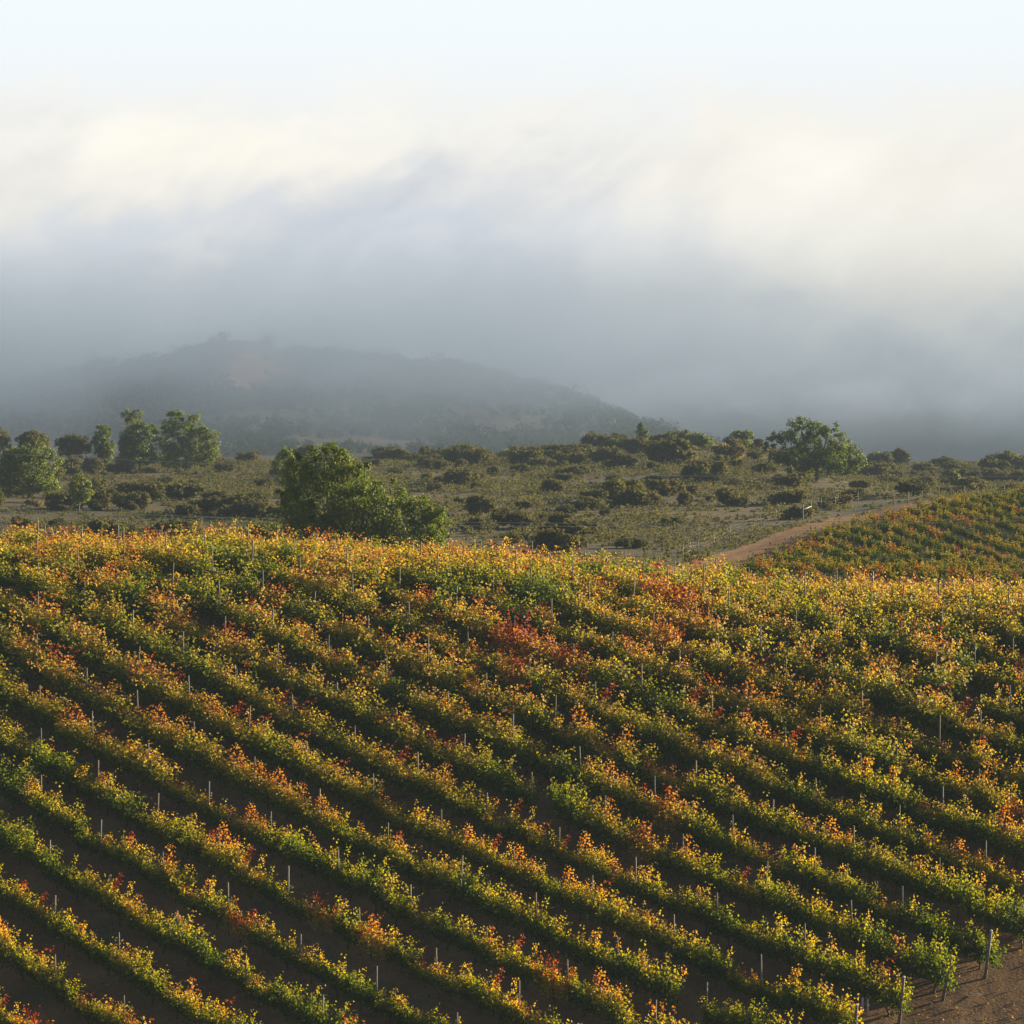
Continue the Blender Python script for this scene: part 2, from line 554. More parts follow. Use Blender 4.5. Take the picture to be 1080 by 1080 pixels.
# ------------------------------------------------------------------ the land
YS = np.concatenate([np.arange(40, 96, 4.0), np.arange(96, 150, 0.4), np.arange(150, 226, 0.8), np.arange(226, 720, 3.0), np.arange(720, 1741, 14.0)])
TS = np.linspace(-0.62, 0.62, 90)
TS = np.unique(np.concatenate([TS, np.linspace(-0.24, 0.24, 300)]))


def sheet(name, y0, y1, mat):
    ys = YS[(YS >= y0 - 1e-6) & (YS <= y1 + 1e-6)]
    Y, TT = np.meshgrid(ys, TS, indexing='ij')
    X = TT * (Y + 15.0)
    Z = height(X, Y)
    nx = len(TS)
    v = np.stack([X, Y, Z], -1).reshape(-1, 3)
    i, j = np.meshgrid(np.arange(len(ys) - 1), np.arange(nx - 1), indexing='ij')
    a = (i * nx + j).ravel()
    f = np.stack([a, a + 1, a + nx + 1, a + nx], 1)
    return tag(mesh_obj(name, v, [f], mat, smooth=True), kind='structure')


yb1, yb2 = YS[np.searchsorted(YS, 226)], YS[np.searchsorted(YS, 720)]
sheet('vineyard_ground', 40, yb1, M_SOIL)
sheet('scrub_hill_terrain', yb1, yb2, M_SCRUBGROUND)
sheet('far_hills', yb2, 2300, M_FAR)

# dirt road along the upper edge of the far vineyard
road_up = [(690, 600), (743, 589), (776, 577), (805, 565), (846, 551), (890, 542), (921, 536), (974, 528), (1010, 525.5)]
road_dn = [(740, 611), (790, 602), (815, 588), (833, 577), (868, 563), (906, 553), (946, 544), (985, 535), (1016, 528.5)]
up = [hit(u, v, 236) for u, v in road_up]
dn = [hit(u, v, 236) for u, v in road_dn]
dirv = ((up[-1] + dn[-1]) - (up[-2] + dn[-2])).normalized()
for k in (10, 25, 45):
    for lst in (up, dn):
        q = lst[8] + Vector((dirv.x, dirv.y, 0)) * k + Vector((k * 0.25, 0, 0))
        lst.append(q)


def resample(pts, n):
    P = np.array([(p.x, p.y) for p in pts])
    for _ in range(2):
        P[1:-1] = (P[:-2] + 2 * P[1:-1] + P[2:]) / 4
    d = np.concatenate([[0], np.cumsum(np.linalg.norm(np.diff(P, axis=0), axis=1))])
    s = np.linspace(0, d[-1], n)
    return np.stack([np.interp(s, d, P[:, 0]), np.interp(s, d, P[:, 1])], 1)


NRD, NCR = 160, 12
ru, rd = resample(up, NRD), resample(dn, NRD)
tt = np.linspace(0, 1, NCR)
edge = (vnoise(np.arange(NRD) * 1.0, np.zeros(NRD), 5.0, 21) - 0.5) * 0.16
edge2 = (vnoise(np.arange(NRD) * 1.0, np.zeros(NRD) + 50, 5.0, 22) - 0.5) * 0.16
V = []
for i in range(NRD):
    for j in range(NCR):
        s = tt[j] * (1 + edge[i] + edge2[i]) - edge[i]
        V.append(ru[i] * (1 - s) + rd[i] * s)
V = np.array(V)
tj = np.tile(tt, NRD)
zz = height(V[:, 0], V[:, 1]) + 0.10 - 0.05 * np.exp(-((tj - 0.3) / 0.07) ** 2) - 0.05 * np.exp(-((tj - 0.7) / 0.07) ** 2)
zz[(tj == 0) | (tj == 1)] -= 0.12
ii, jj = np.meshgrid(np.arange(NRD - 1), np.arange(NCR - 1), indexing='ij')
a = (ii * NCR + jj).ravel()
tag(mesh_obj('dirt_road', np.column_stack([V, zz]), [np.stack([a, a + 1, a + NCR + 1, a + NCR], 1)], M_ROAD, smooth=True), kind='structure')
ROADC = (ru + rd) / 2


def near_road(x, y, dist):
    d = np.hypot(ROADC[:, 0] - x, ROADC[:, 1] - y)
    return d.min() < dist


# ------------------------------------------------------------------ the vineyard: rows on the hillside
TH, KAP, S0, SP = 0.7907, -0.0844, -23.4775, 3.2477
PITCHV, SPAN = 5.3 / 3, 5.3
cT, sT = math.cos(TH), math.sin(TH)


def row_pt(k, s):
    n = S0 + SP * k - KAP * s * s / 100.0
    return s * cT + n * sT, 140.0 - s * sT + n * cT


def row_dir(k, s):
    n1_ = -2 * KAP * s / 100.0
    d = Vector((cT + n1_ * sT, -sT + n1_ * cT, 0))
    return d.normalized()


def vine_arrays(rng, bias, spread, nshoot, per, size, shear=0.0, length=1.95, wide=1.0):
    """one grapevine: shoots from a cordon wire with leaves along them -> leaf verts, tris, tint"""
    P, N, S, TI = [], [], [], []
    top = rng.uniform(-0.12, 0.12)
    for i in range(nshoot):
        x0 = (i + rng.uniform(0.1, 0.9)) / nshoot * length - length / 2
        vig = rng.uniform(0.55, 1.0) * (1.0 if rng.random() > 0.26 else 1.55)
        H = 1.16 * vig + top
        lean = rng.normal(0, 0.27) * wide
        leanx = rng.normal(0, 0.16)
        droop = rng.uniform(0.0, 0.35) if vig < 1.1 else 0.05
        st = rng.normal(0, 0.12)
        t = np.sort(rng.random(per))
        if vig > 1.1:
            t = np.sort(rng.random(int(per * 1.15)) ** 0.9)
        m = len(t)
        sgn = math.copysign(1, lean)
        px = x0 + leanx * t + rng.normal(0, 0.07, m)
        py = lean * t + sgn * droop * t * t * 0.5 + rng.normal(0, 0.11 + 0.08 * (1 - t), m) * wide
        pz = 0.72 + H * (t - 0.35 * droop * t * t) + rng.normal(0, 0.05, m)
        low = rng.random(m) < 0.22
        pz = np.where(low, 0.72 - rng.random(m) * 0.30, pz)
        py = np.where(low, rng.normal(0, 0.2, m), py)
        pz = np.minimum(pz, 2.42 + rng.normal(0, 0.1, m))
        P.append(np.stack([px, py, pz], 1))
        nn = rng.normal(size=(m, 3)) * 0.75 + np.stack([np.zeros(m), np.sign(py) * 0.5, np.full(m, 0.55)], 1)
        N.append(nn)
        sz = size * rng.uniform(0.7, 1.25, m) * (1.08 - 0.4 * t ** 3)
        S.append(sz)
        TI.append(bias + st + spread * np.clip((pz - 1.38) * 0.50, -0.38, 0.26) + rng.normal(0, 0.055, m))  # greener low, golder high: autumn colour plus shade and sunlit tops put into tint
    P, N, S, TI = np.vstack(P), np.vstack(N), np.concatenate(S), np.concatenate(TI)
    P[:, 2] += shear * P[:, 0]
    v, f = leaf_cards(P, N, S, rng, fold=0.28)
    return v, f, np.repeat(np.clip(TI, 0.0, 1.0), 4)


def trunk_arrays(rng, shear=0.0, sides=6):
    b = MB()
    w = rng.normal(0, 0.035, (5, 2))
    w[0] *= 0.3
    z = np.array([-0.12, 0.18, 0.38, 0.58, 0.74])
    b.tube(np.column_stack([np.cumsum(w[:, 0]), np.cumsum(w[:, 1]), z]), [0.055, 0.042, 0.038, 0.04, 0.045], sides)
    for sg in (-1, 1):
        xs = np.array([0.0, 0.15, 0.4, 0.7, 0.92]) * sg
        zs = 0.72 + np.array([0, 0.05, 0.02, 0.03, 0.01]) + rng.normal(0, 0.012, 5)
        b.tube(np.column_stack([xs + w[:, 0].sum() * np.array([1, .8, .4, .1, 0]), w[:, 1].sum() * np.array([1, .8, .4, .1, 0]), zs + shear * xs]), [0.036, 0.03, 0.024, 0.02, 0.014], 5)
    return b


SHEAR = -GS * sT
LOOKS = [('mostly green', 0.16, 0.8, 6), ('gold-topped green', 0.33, 1.05, 10), ('golden orange', 0.45, 0.95, 8), ('reddish', 0.73, 0.5, 3)]
protos = []
for name, bias, spread, cnt in LOOKS:
    pl = []
    for i in range(cnt):
        rng = np.random.default_rng(100 + len(protos) * 50 + i)
        root = empty('grapevine', (0, 0, 0))
        v, f, ti = vine_arrays(rng, bias, spread, 24 + i % 4, 44, 0.122, SHEAR)
        mesh_obj('foliage', v, [f], M_VINE, root, attrs={'tint': ti})
        trunk_arrays(rng, SHEAR).build('trunk', M_BARK, root)
        pl.append(root)
    protos.append(pl)
proto_used = set()

ORD = ['first', 'second', 'third', 'fourth', 'fifth', 'sixth', 'seventh', 'eighth', 'ninth', 'tenth', 'eleventh', 'twelfth', 'thirteenth',
       'fourteenth', 'fifteenth', 'sixteenth', 'seventeenth', 'eighteenth', 'nineteenth', 'twentieth']
ORD += ['twenty-' + o for o in ORD[:9]] + ['thirtieth'] + ['thirty-' + o for o in ORD[:9]] + ['fortieth'] + ['forty-' + o for o in ORD[:9]]

# the line of end posts at the headland
e1, e3 = hit(1041, 1036), hit(950, 1085)


def s_end(k):
    def sk(p):
        return p.x * cT - (p.y - 140) * sT
    a1, a3 = sk(e1), sk(e3)
    return a1 + (a1 - a3) / 2.0 * (k - 11)


rows = {}
for k in range(-6, 34):
    se = s_end(k) - 0.05
    off = (k * 1.9) % SPAN
    vines, posts = [], []
    j = -30
    while True:
        sp_ = se - j * SPAN if False else None
        break
    base = se
    for q in range(0, 60):
        sp0 = base - q * SPAN + (0.22 * math.sin(q * 12.7 + k * 4.1) if q else 0.0)                     # post, counted uphill from the end post
        x, y = row_pt(k, sp0)
        if y > 206 or y < 100:
            if y > 206:
                break
            continue
        posts.append((sp0, x, y, q))
        for h in (0.5, 1.5, 2.5) if q else (0.36, 1.5, 2.5):
            sv = sp0 - h * PITCHV
            xv, yv = row_pt(k, sv)
            if yv < 206:
                vines.append((sv, xv, yv, h))
    rows[k] = (posts, vines)


def in_frame(x, y, zt, m=0):
    u, v = proj(x, y, ground(x, y) + zt)
    return -m < u < 1080 + m and v < 1080 + m


vine_list, offs = [], []
for k, (posts, vines) in rows.items():
    for (s, x, y, h) in vines:
        if random.random() < 0.012:
            continue
        u, v = proj(x, y, ground(x, y) + 1.2)
        if -8 < u < 1088 and v < 1086:
            vine_list.append((y, k, s, x, u, h))
        elif -420 < u < 1560 and v < 1300:
            offs.append((y, k, s, x, u, h))
vine_list.sort()
row_order = sorted({r[1] for r in vine_list})
row_ord = {k: ORD[i] for i, k in enumerate(row_order)}


def vigour(x, y):
    return float(0.80 - 0.13 * (1 - sstep(128, 150, y)) * (1 - sstep(-6, 14, x)) + 0.36 * vnoise(np.array([x]), np.array([y]), 5.0, 35, 2)[0] + 0.24 * sstep(138, 172, y) + 0.08 * sstep(-10, 25, x))


def look_of(x, y):
    r = vnoise(np.array([x]), np.array([y]), 9.0, 31, 2)[0] * 0.7 + vnoise(np.array([x]), np.array([y]), 2.2, 32, 1)[0] * 0.3 + random.uniform(-0.12, 0.12)
    r += 0.08 * sstep(135, 185, y)
    r2 = vnoise(np.array([x]), np.array([y]), 6.0, 77, 2)[0]
    if r2 > 0.79 and random.random() < 0.5:
        return 3
    return 0 if r < 0.37 else 1 if r < 0.53 else 2 if r < 0.74 else (3 if random.random() < 0.15 else 2)


def frame_posts(k):
    """posts of a row inside the picture, from the picture's left"""
    out = []
    for (s, x, y, q) in rows[k][0]:
        u, v = proj(x, y, ground(x, y) + 2.0)
        if 2 < u < 1078 and v < 1078:
            out.append((u, s, x, y, q))
    return sorted(out)


NEAR = 300
rest = []
for i, (y, k, s, x, u, h) in enumerate(vine_list):
    li = look_of(x, y)
    if i >= NEAR:
        rest.append((x, y, k, s, li))
        continue
    pi_ = random.randrange(len(protos[li]))
    pr = protos[li][pi_]
    if (li, pi_) in proto_used:
        o = copy_tree(pr)
    else:
        o = pr
        proto_used.add((li, pi_))
    d = row_dir(k, s)
    jy = random.gauss(0, 0.09)
    o.location = (x - d.y * jy, y + d.x * jy, ground(x, y) - 0.02)
    o.rotation_euler = (0, 0, math.atan2(d.y, d.x) + random.gauss(0, 0.05))
    sc = vigour(x, y) * random.choice((0.72, 0.88, 0.95, 1.0, 1.05, 1.12)) * random.uniform(0.95, 1.05)
    o.scale = (1, sc * random.uniform(0.95, 1.2) * (1 + 0.5 * float(sstep(138, 165, y))), sc)
    fp = frame_posts(k)
    j = sum(1 for p in fp if p[1] < s)            # posts to its left in the picture
    if j == 0:
        where = 'left of first post' if h < 1 else 'farther left of first post' if h < 2 else 'edge-side left of first post'
        where = 'just left of first post' if h < 1 else 'second left of first post' if h < 2 else 'third left of first post'
    elif h > 2:
        where = f'just right of {ORD[j - 1]} post from left'
    elif h > 1:
        where = f'midway past {ORD[j - 1]} post from left'
    else:
        where = f'far beyond {ORD[j - 1]} post from left' if j == len(fp) else f'just left of {ORD[j]} post from left'
    tag(o, f'{LOOKS[li][0]} grapevine {where}, {row_ord[k]} row up from bottom-left corner', 'grapevine', 'grapevines in trellised rows on the hillside')
for li in range(len(protos)):
    for pi_, pr in enumerate(protos[li]):
        if (li, pi_) not in proto_used:
            for c in list(pr.children):
                bpy.data.objects.remove(c)
            bpy.data.objects.remove(pr)

# the rest of the vines, past three hundred: one mass
arr_hi, arr_lo = [], []
for li, (nm, bias, spread, cnt) in enumerate(LOOKS):
    hi, lo = [], []
    for i in range(8):
        rng = np.random.default_rng(900 + li * 20 + i)
        hi.append((vine_arrays(rng, bias, spread, 23, 40, 0.128), trunk_arrays(rng, 0, 5).arrays()))
        lo.append((vine_arrays(rng, bias - 0.06, spread, 13, 20, 0.22, wide=0.7), trunk_arrays(rng, 0, 4).arrays()))
    arr_hi.append(hi)
    arr_lo.append(lo)


def vine_mass(name, items, arr, mat, direction, scale=1.0):
    Vv, Ft, Fq, Ti, Mi, n = [], [], [], [], [], 0
    lf, tf3, tf4 = [], [], []
    for (x, y, k, s, li) in items:
        (v, f, ti), (tv, t4, t3) = random.choice(arr[li])
        d = direction(k, s)
        flip = random.choice((-1, 1))
        jit = random.gauss(0, 0.05)
        allv = np.vstack([v, tv])
        sc = scale * random.choice((0.80, 0.92, 0.98, 1.03, 1.10, 1.16)) * (vigour(x, y) if y < 215 else 1.0)
        lx, ly, lz = allv[:, 0] * flip, allv[:, 1] * flip * sc * (1 + (0.55 * float(sstep(140, 168, y)) if y < 215 else 0)), allv[:, 2] * sc
        wx, wy = x + lx * d.x - ly * d.y, y + lx * d.y + ly * d.x
        gx, gy = x + lx * d.x, y + lx * d.y
        e = 0.4
        z0 = ground(x, y)
        gr = (ground(x + d.x * e, y + d.y * e) - ground(x - d.x * e, y - d.y * e)) / (2 * e)
        wz = z0 + gr * lx + lz
        Vv.append(np.column_stack([wx, wy, wz]))
        Ti.append(np.concatenate([np.clip(ti + jit, 0, 1), np.zeros(len(tv))]))
        lf.append(f + n)
        tf4.append(t4 + n + len(v))
        tf3.append(t3 + n + len(v))
        n += len(allv)
    lf, tf4, tf3 = np.vstack(lf), np.vstack(tf4), np.vstack(tf3)
    mi = np.concatenate([np.zeros(len(lf)), np.ones(len(tf3)), np.ones(len(tf4))])
    return mesh_obj(name, np.vstack(Vv), [np.vstack([lf, tf3]), tf4], [mat, M_BARK], attrs={'tint': np.concatenate(Ti)}, matidx=mi)


for (y, k, s, x, u, h) in offs:
    rest.append((x, y, k, s, look_of(x, y)))
o = vine_mass('massed_grapevines', rest, arr_hi, M_VINE, row_dir)
tag(o, 'mass of golden and orange grapevine rows merging towards the hill crest', 'grapevines', None, 'stuff')

# posts
def post_mesh(rng, hgt=2.05, r=0.043):
    b = MB()
    lx, ly = rng.normal(0, 0.03, 2)
    b.tube([(0, 0, -0.3), (lx * .5, ly * .5, hgt * .5), (lx, ly, hgt)], [r, r * 0.97, r * 0.93], 6)
    return b.build('trellis_post', M_POST, smooth=False)


pps = [post_mesh(np.random.default_rng(50 + i), 1.95 + 0.07 * i) for i in range(6)]
pu = set()
END_LABEL = {}
n_posts = 0
for k in row_order:
    fp = frame_posts(k)
    for i, (u, s, x, y, q) in enumerate(fp):
        if q == 0:
            continue
        a = random.randrange(6)
        if a in pu:
            o = pps[a].copy()
            COL.objects.link(o)
        else:
            o = pps[a]
            pu.add(a)
        o.location = (x, y, ground(x, y))
        o.scale = (1, 1, max(1.0, vigour(x, y) * 1.12))
        o.rotation_euler = (random.gauss(0, 0.02), random.gauss(0, 0.02), random.uniform(0, 6))
        tag(o, f'thin grey wooden trellis post, {ORD[i]} from left in {row_ord[k]} row up from bottom-left corner', 'post', 'trellis posts in the vineyard rows')
        n_posts += 1
for a in range(6):
    if a not in pu:
        bpy.data.objects.remove(pps[a])

# leaning end posts at the headland
ends = [(11, (1041, 1036), (1047, 984), 'pale-topped end post farthest uphill at the row ends by the bare soil'),
        (10, (996, 1060), (1005.5, 1011), 'strongly leaning end post, second downhill, at the row ends by bare soil'),
        (9, (950, 1086), (954.6, 1033), 'upright thick end post, third downhill, with pale sawn top by bare soil'),
        (8, (902, 1113), (905, 1063), 'end post cut by the bottom edge of the photo, lowest of the row ends')]
for k, (ub, vb), (ut, vt), lab in ends:
    p = hit(ub, vb, 110)
    tx, tz = (ut - 540) / F * p.y - p.x, -(vt - VH) / F * p.y - p.z
    root = empty('end_post', p)
    b = MB()
    yl = random.uniform(-0.1, 0.1)
    b.tube([(-tx * .12, -yl * .1, -0.3), (tx * .5, yl * .5, tz * .5), (tx, yl, tz)], [0.076, 0.072, 0.068], 10)
    b.build('shaft', M_POST, root)
    b = MB()
    b.tube([(tx, yl, tz + 0.002), (tx * 1.04, yl * 1.04, tz + 0.07)], [0.070, 0.062], 10)
    b.build('sawn_top', M_CAP, root)
    tag(root, lab, 'post', 'end posts of the vine rows')

# pale vine guards and a broken stick by the headland
for (ub, vb, hh, lab) in ((911, 1073, 0.75, 'pale tube guard standing beneath the vine canopy near the lowest end post'),
                      (916.5, 1074, 0.70, 'pale tube guard, the one nearer the bare soil, beneath the vine canopy')):
    p = hit(ub, vb, 110)
    b = MB()
    b.tube([(0, 0, -0.05), (0.02, 0, hh)], [0.05, 0.05], 10)
    tag(b.build('vine_guard', M_CAP), lab, 'vine guard').location = p
p = hit(1030, 1053, 110)
b = MB()
b.tube([(-0.25, 0.0, 0.04), (0.0, 0.03, 0.06), (0.24, -0.16, 0.09)], [0.02, 0.022, 0.014], 6)
tag(b.build('stick', M_CAP), 'short pale broken stick lying on the bare brown soil', 'stick').location = p

# fallen leaves and weeds on the soil
def litter(name, n, region, size, mat, attr_lo, attr_hi, label, seed, flat=1.6, zoff=0.03):
    rng = np.random.default_rng(seed)
    x0, x1, y0, y1 = region
    y = rng.uniform(y0, y1, n)
    x = rng.uniform(x0, x1, n) * y
    keep = vnoise(x, y, 2.5, seed) > 0.42
    x, y = x[keep], y[keep]
    z = height(x, y) + zoff + rng.random(len(x)) * zoff
    P = np.stack([x, y, z], 1)
    N = rng.normal(size=(len(x), 3)) * 0.5 + np.array([0, 0, flat])
    v, f = leaf_cards(P, N, rng.uniform(0.6, 1.2, len(x)) * size, rng)
    t = np.repeat(rng.uniform(attr_lo, attr_hi, len(x)), 4)
    tag(mesh_obj(name, v, [f], mat, attrs={'tint': t}), label, None, None, 'stuff')


litter('fallen_leaves', 16000, (-0.2, 0.2, 112, 200), 0.10, M_VINE, 0.5, 0.95, 'dry fallen vine leaves on the soil between the rows', 41)
litter('weeds', 5000, (-0.2, 0.2, 112, 200), 0.16, M_SCRUB, 0.35, 0.75, 'low weeds on the soil between the vine rows', 42, 0.2, 0.06)

# ------------------------------------------------------------------ far vineyard on the next slope
TH2 = math.radians(84.0)
c2, s2 = math.cos(TH2), math.sin(TH2)


def dir2(k, s):
    return Vector((c2, -s2, 0))


items = []
dnp = resample(dn, 400)
for k in range(-30, 40):
    n = 30.0 + k * 3.1
    s = -160.0
    while s < 160:
        s += 1.75
        x, y = s * c2 + n * s2, 300.0 - s * s2 + n * c2 * 0.2
        if y < 230 or y > 372 or x < 10 or x > 95:
            continue
        # on the near side of the road only
        dd = np.hypot(dnp[:, 0] - x, dnp[:, 1] - y)
        i = int(dd.argmin())
        i2 = min(i + 1, 399)
        i1 = max(i - 1, 0)
        tx, ty = dnp[i2] - dnp[i1]
        side = tx * (y - dnp[i][1]) - ty * (x - dnp[i][0])
        if side > 0 or dd[i] < 1.3:
            continue
        u, v = proj(x, y, ground(x, y) + 1)
        if u > 1230 or random.random() < 0.03:
            continue
        rr = vnoise(np.array([x]), np.array([y]), 7.0, 55)[0] + random.uniform(-0.12, 0.12)
        items.append((x, y, k, s, 0 if rr < 0.36 else 1 if rr < 0.55 else 2 if rr < 0.68 else 3))
o = vine_mass('far_slope_grapevines', items, arr_lo, M_VINE_FAR, dir2, 0.66)
tag(o, 'green and rust vine rows on the next slope beside the dirt road', 'grapevines', None, 'stuff')

# ------------------------------------------------------------------ trees
def crown_mesh(blobs, n, size, tint, rng, clump=0.36, flat=0.85):
    n, size = int(n * 2.6), size * 0.78
    """blobs: (x,y,z,rx,ry,rz) -> leaf cards gathered in clumps over each blob"""
    P, N, TI = [], [], []
    vol = np.array([(b[3] * b[5]) ** 1.0 for b in blobs])
    for b, share in zip(blobs, vol / vol.sum()):
        c = np.array(b[:3])
        r = np.array(b[3:])
        nc = max(6, int(26 * min(1.6, share * len(blobs))))
        per = max(4, int(n * share / nc))
        d = rng.normal(size=(nc, 3))
        d[:, 2] += 0.15
        d /= np.linalg.norm(d, axis=1)[:, None]
        rad = rng.uniform(0.35, 1.02, nc) ** 0.6
        cc = c + d * r * rad[:, None]
        for q in range(nc):
            cr = clump * r.mean() * rng.uniform(0.6, 1.25)
            e = rng.normal(size=(per, 3))
            e /= np.linalg.norm(e, axis=1)[:, None]
            rr = rng.random(per) ** 0.45
            pts = cc[q] + e * (rr[:, None] * cr) * np.array([1, 1, flat])
            P.append(pts)
            N.append(e * 0.8 + d[q] * 0.4 + rng.normal(size=(per, 3)) * 0.6 + np.array([0, 0, 0.3]))
            TI.append(np.full(per, tint + rng.normal(0, 0.07)) + rng.normal(0, 0.06, per))
    P, N, TI = np.vstack(P), np.vstack(N), np.concatenate(TI)
    v, f = leaf_cards(P, N, rng.uniform(0.65, 1.3, len(P)) * size, rng, 0.2, 0.9)
    return v, f, np.repeat(np.clip(TI, 0, 1), 4)


def make_tree(name, label, cat, ybase, foot, blobs, n, size, tint, mat, seed, trunk_r=0.22, group=None):
    """foot: pixel column of the trunk; blobs in photo pixels (u, v, ru, rv) turned into metres at distance ybase"""
    rng = np.random.default_rng(seed)
    p = at(foot, ybase)
    m = ybase / F
    root = empty(name, p)
    bl = []
    for (u, v, ru, rv) in blobs:
        cx, cz = (u - 540) * m - p.x, -(v - VH) * m - p.z
        bl.append((cx, rng.uniform(-0.35, 0.35) * ru * m, cz, ru * m, max(ru, rv) * m * 0.95, rv * m))
    v, f, ti = crown_mesh(bl, n, size, tint, rng)
    mesh_obj('crown', v, [f], mat, root, attrs={'tint': ti})
    b = MB()
    hi = max(bl, key=lambda q: q[2])
    mean = np.array([np.mean([q[0] for q in bl]), 0, np.mean([q[2] for q in bl])])
    fork = np.array([mean[0] * 0.25, 0, max(0.3, mean[2] * 0.45)])
    b.tube([(0, 0, -0.4), tuple(fork * 0.5 + np.array([rng.normal(0, .1), 0, 0])), tuple(fork)], [trunk_r, trunk_r * .8, trunk_r * .7], 8)
    for q in bl[:9]:
        c = np.array(q[:3])
        mid = fork * 0.5 + c * 0.5 + np.array([0, 0, -0.12 * abs(c[2] - fork[2])]) + rng.normal(0, 0.1, 3)
        b.tube([fork - np.array([0, 0, .1]), mid, c, c + np.array([0, 0, q[5] * 0.6])], [trunk_r * .5, trunk_r * .36, trunk_r * .2, trunk_r * .08], 6)
    b.build('trunk', M_TRUNK, root)
    return tag(root, label, cat, group)


def auto_blobs(u0, u1, v0, v1, seed, n=6):
    r = random.Random(seed)
    w, h = u1 - u0, v1 - v0
    bl = [((u0 + u1) / 2, (v0 + v1) / 2 + h * .05, w * .30, h * .34)]
    for i in range(n):
        t = (i + .5) / n
        fx = u0 + w * (.18 + .64 * t)
        dome = math.sin(PI * (.15 + .7 * t))
        rr = r.uniform(.16, .24)
        bl.append((fx, v1 - h * (.30 + .42 * dome * r.uniform(.75, 1.05)), w * rr, h * rr * 1.1))
        if i % 2:
            bl.append((fx, v1 - h * .25, w * .2, h * .22))
    return bl


make_tree('broadleaf_tree', 'largest dark green bushy tree rising just behind the vineyard crest', 'tree', 228, 372,
          [(342, 497, 30, 30), (318, 512, 22, 32), (345, 535, 44, 40), (312, 555, 20, 38), (372, 515, 22, 28), (385, 498, 9, 14), (392, 535, 28, 32),
           (412, 522, 18, 17), (418, 550, 28, 28), (436, 535, 12, 14), (455, 538, 11, 20), (452, 562, 20, 22), (335, 578, 50, 26), (395, 578, 40, 26), (440, 583, 36, 18), (325, 482, 14, 12), (352, 480, 14, 11), (300, 520, 8, 16), (474, 586, 10, 9), (463, 556, 12, 22), (446, 552, 14, 20), (325, 560, 32, 22), (370, 562, 40, 22), (415, 566, 40, 20)],
          21000, 0.21, 0.47, M_TREE, 201, 0.3)
make_tree('broadleaf_tree', 'hazy pale green tree peeping out behind the large dark tree at the crest', 'tree', 330, 303,
          [(303, 481, 10, 9), (300, 492, 11, 10), (306, 505, 12, 14)], 900, 0.3, 0.55, M_TREE, 202, 0.15)
make_tree('shrub', 'dark low shrub at the foot of the large crest tree', 'shrub', 232, 278,
          [(270, 565, 12, 12), (284, 562, 14, 14), (277, 575, 18, 12)], 1200, 0.22, 0.2, M_TREE, 203, 0.08)
make_tree('broadleaf_tree', 'tall two-headed green tree at the end of the ridge tree group', 'tree', 520, 196,
          [(184, 441, 10, 11), (205, 446, 9, 10), (190, 456, 14, 12), (208, 462, 15, 14), (222, 462, 10, 12), (225, 476, 8, 10), (176, 462, 10, 18), (195, 474, 22, 10), (212, 477, 17, 10), (184, 482, 9, 9), (180, 487, 11, 7), (201, 488, 15, 6), (221, 485, 9, 7), (214, 455, 7, 8)],
          4200, 0.42, 0.50, M_TREE, 204, 0.3, 'trees along the ridge')
make_tree('broadleaf_tree', 'dark rounded tree beside the tall two-headed ridge tree', 'tree', 515, 147,
          [(136, 464, 11, 12), (150, 460, 14, 13), (160, 458, 8, 10), (145, 475, 20, 10), (133, 474, 8, 10), (141, 484, 17, 7), (155, 484, 10, 7)], 3000, 0.42, 0.36, M_TREE, 205, 0.25, 'trees along the ridge')
make_tree('broadleaf_tree', 'thin-crowned brownish tree showing above the dark rounded tree', 'tree', 545, 140,
          [(134, 439, 6, 7), (145, 437, 6, 6), (139, 449, 10, 9)], 700, 0.38, 0.8, M_TREE, 206, 0.18, 'trees along the ridge')
make_tree('broadleaf_tree', 'narrow green tree standing between the brown dome and the dark rounded tree', 'tree', 520, 110,
          [(109, 456, 9, 8), (104, 466, 7, 9), (114, 468, 7, 9), (109, 475, 10, 7), (109, 482, 9, 6)], 1700, 0.4, 0.42, M_TREE, 207, 0.18, 'trees along the ridge')
make_tree('shrub', 'broad brown-green dome of a shrub on the ridge skyline', 'shrub', 520, 76, auto_blobs(53, 98, 454, 484, 3), 1800, 0.38, 0.42, M_SCRUB, 208, 0.12)
make_tree('shrub', 'low yellow-green shrub on the skyline behind the pale big tree', 'shrub', 500, 34, auto_blobs(14, 54, 453, 474, 4), 1300, 0.38, 0.72, M_SCRUB, 209, 0.12)
make_tree('shrub', 'brown shrub cut by the edge of the photo on the ridge', 'shrub', 500, 2, auto_blobs(-26, 15, 448, 480, 5), 1400, 0.38, 0.5, M_SCRUB, 210, 0.12)
make_tree('broadleaf_tree', 'big pale green round tree low on the slope at the photo edge', 'tree', 400, 30,
          [(40, 478, 18, 14), (20, 484, 18, 14), (8, 495, 18, 18), (52, 490, 13, 14), (30, 500, 30, 18), (55, 505, 10, 14), (15, 512, 20, 12), (45, 514, 18, 10)],
          5200, 0.34, 0.50, M_TREE, 211, 0.3)
make_tree('broadleaf_tree', 'small bright yellow-green tree standing alone in the dark scrub', 'tree', 372, 84,
          [(84, 508, 9, 8), (79, 518, 7, 8), (91, 517, 7, 8), (85, 525, 10, 7)], 900, 0.32, 0.68, M_TREE, 212, 0.12)
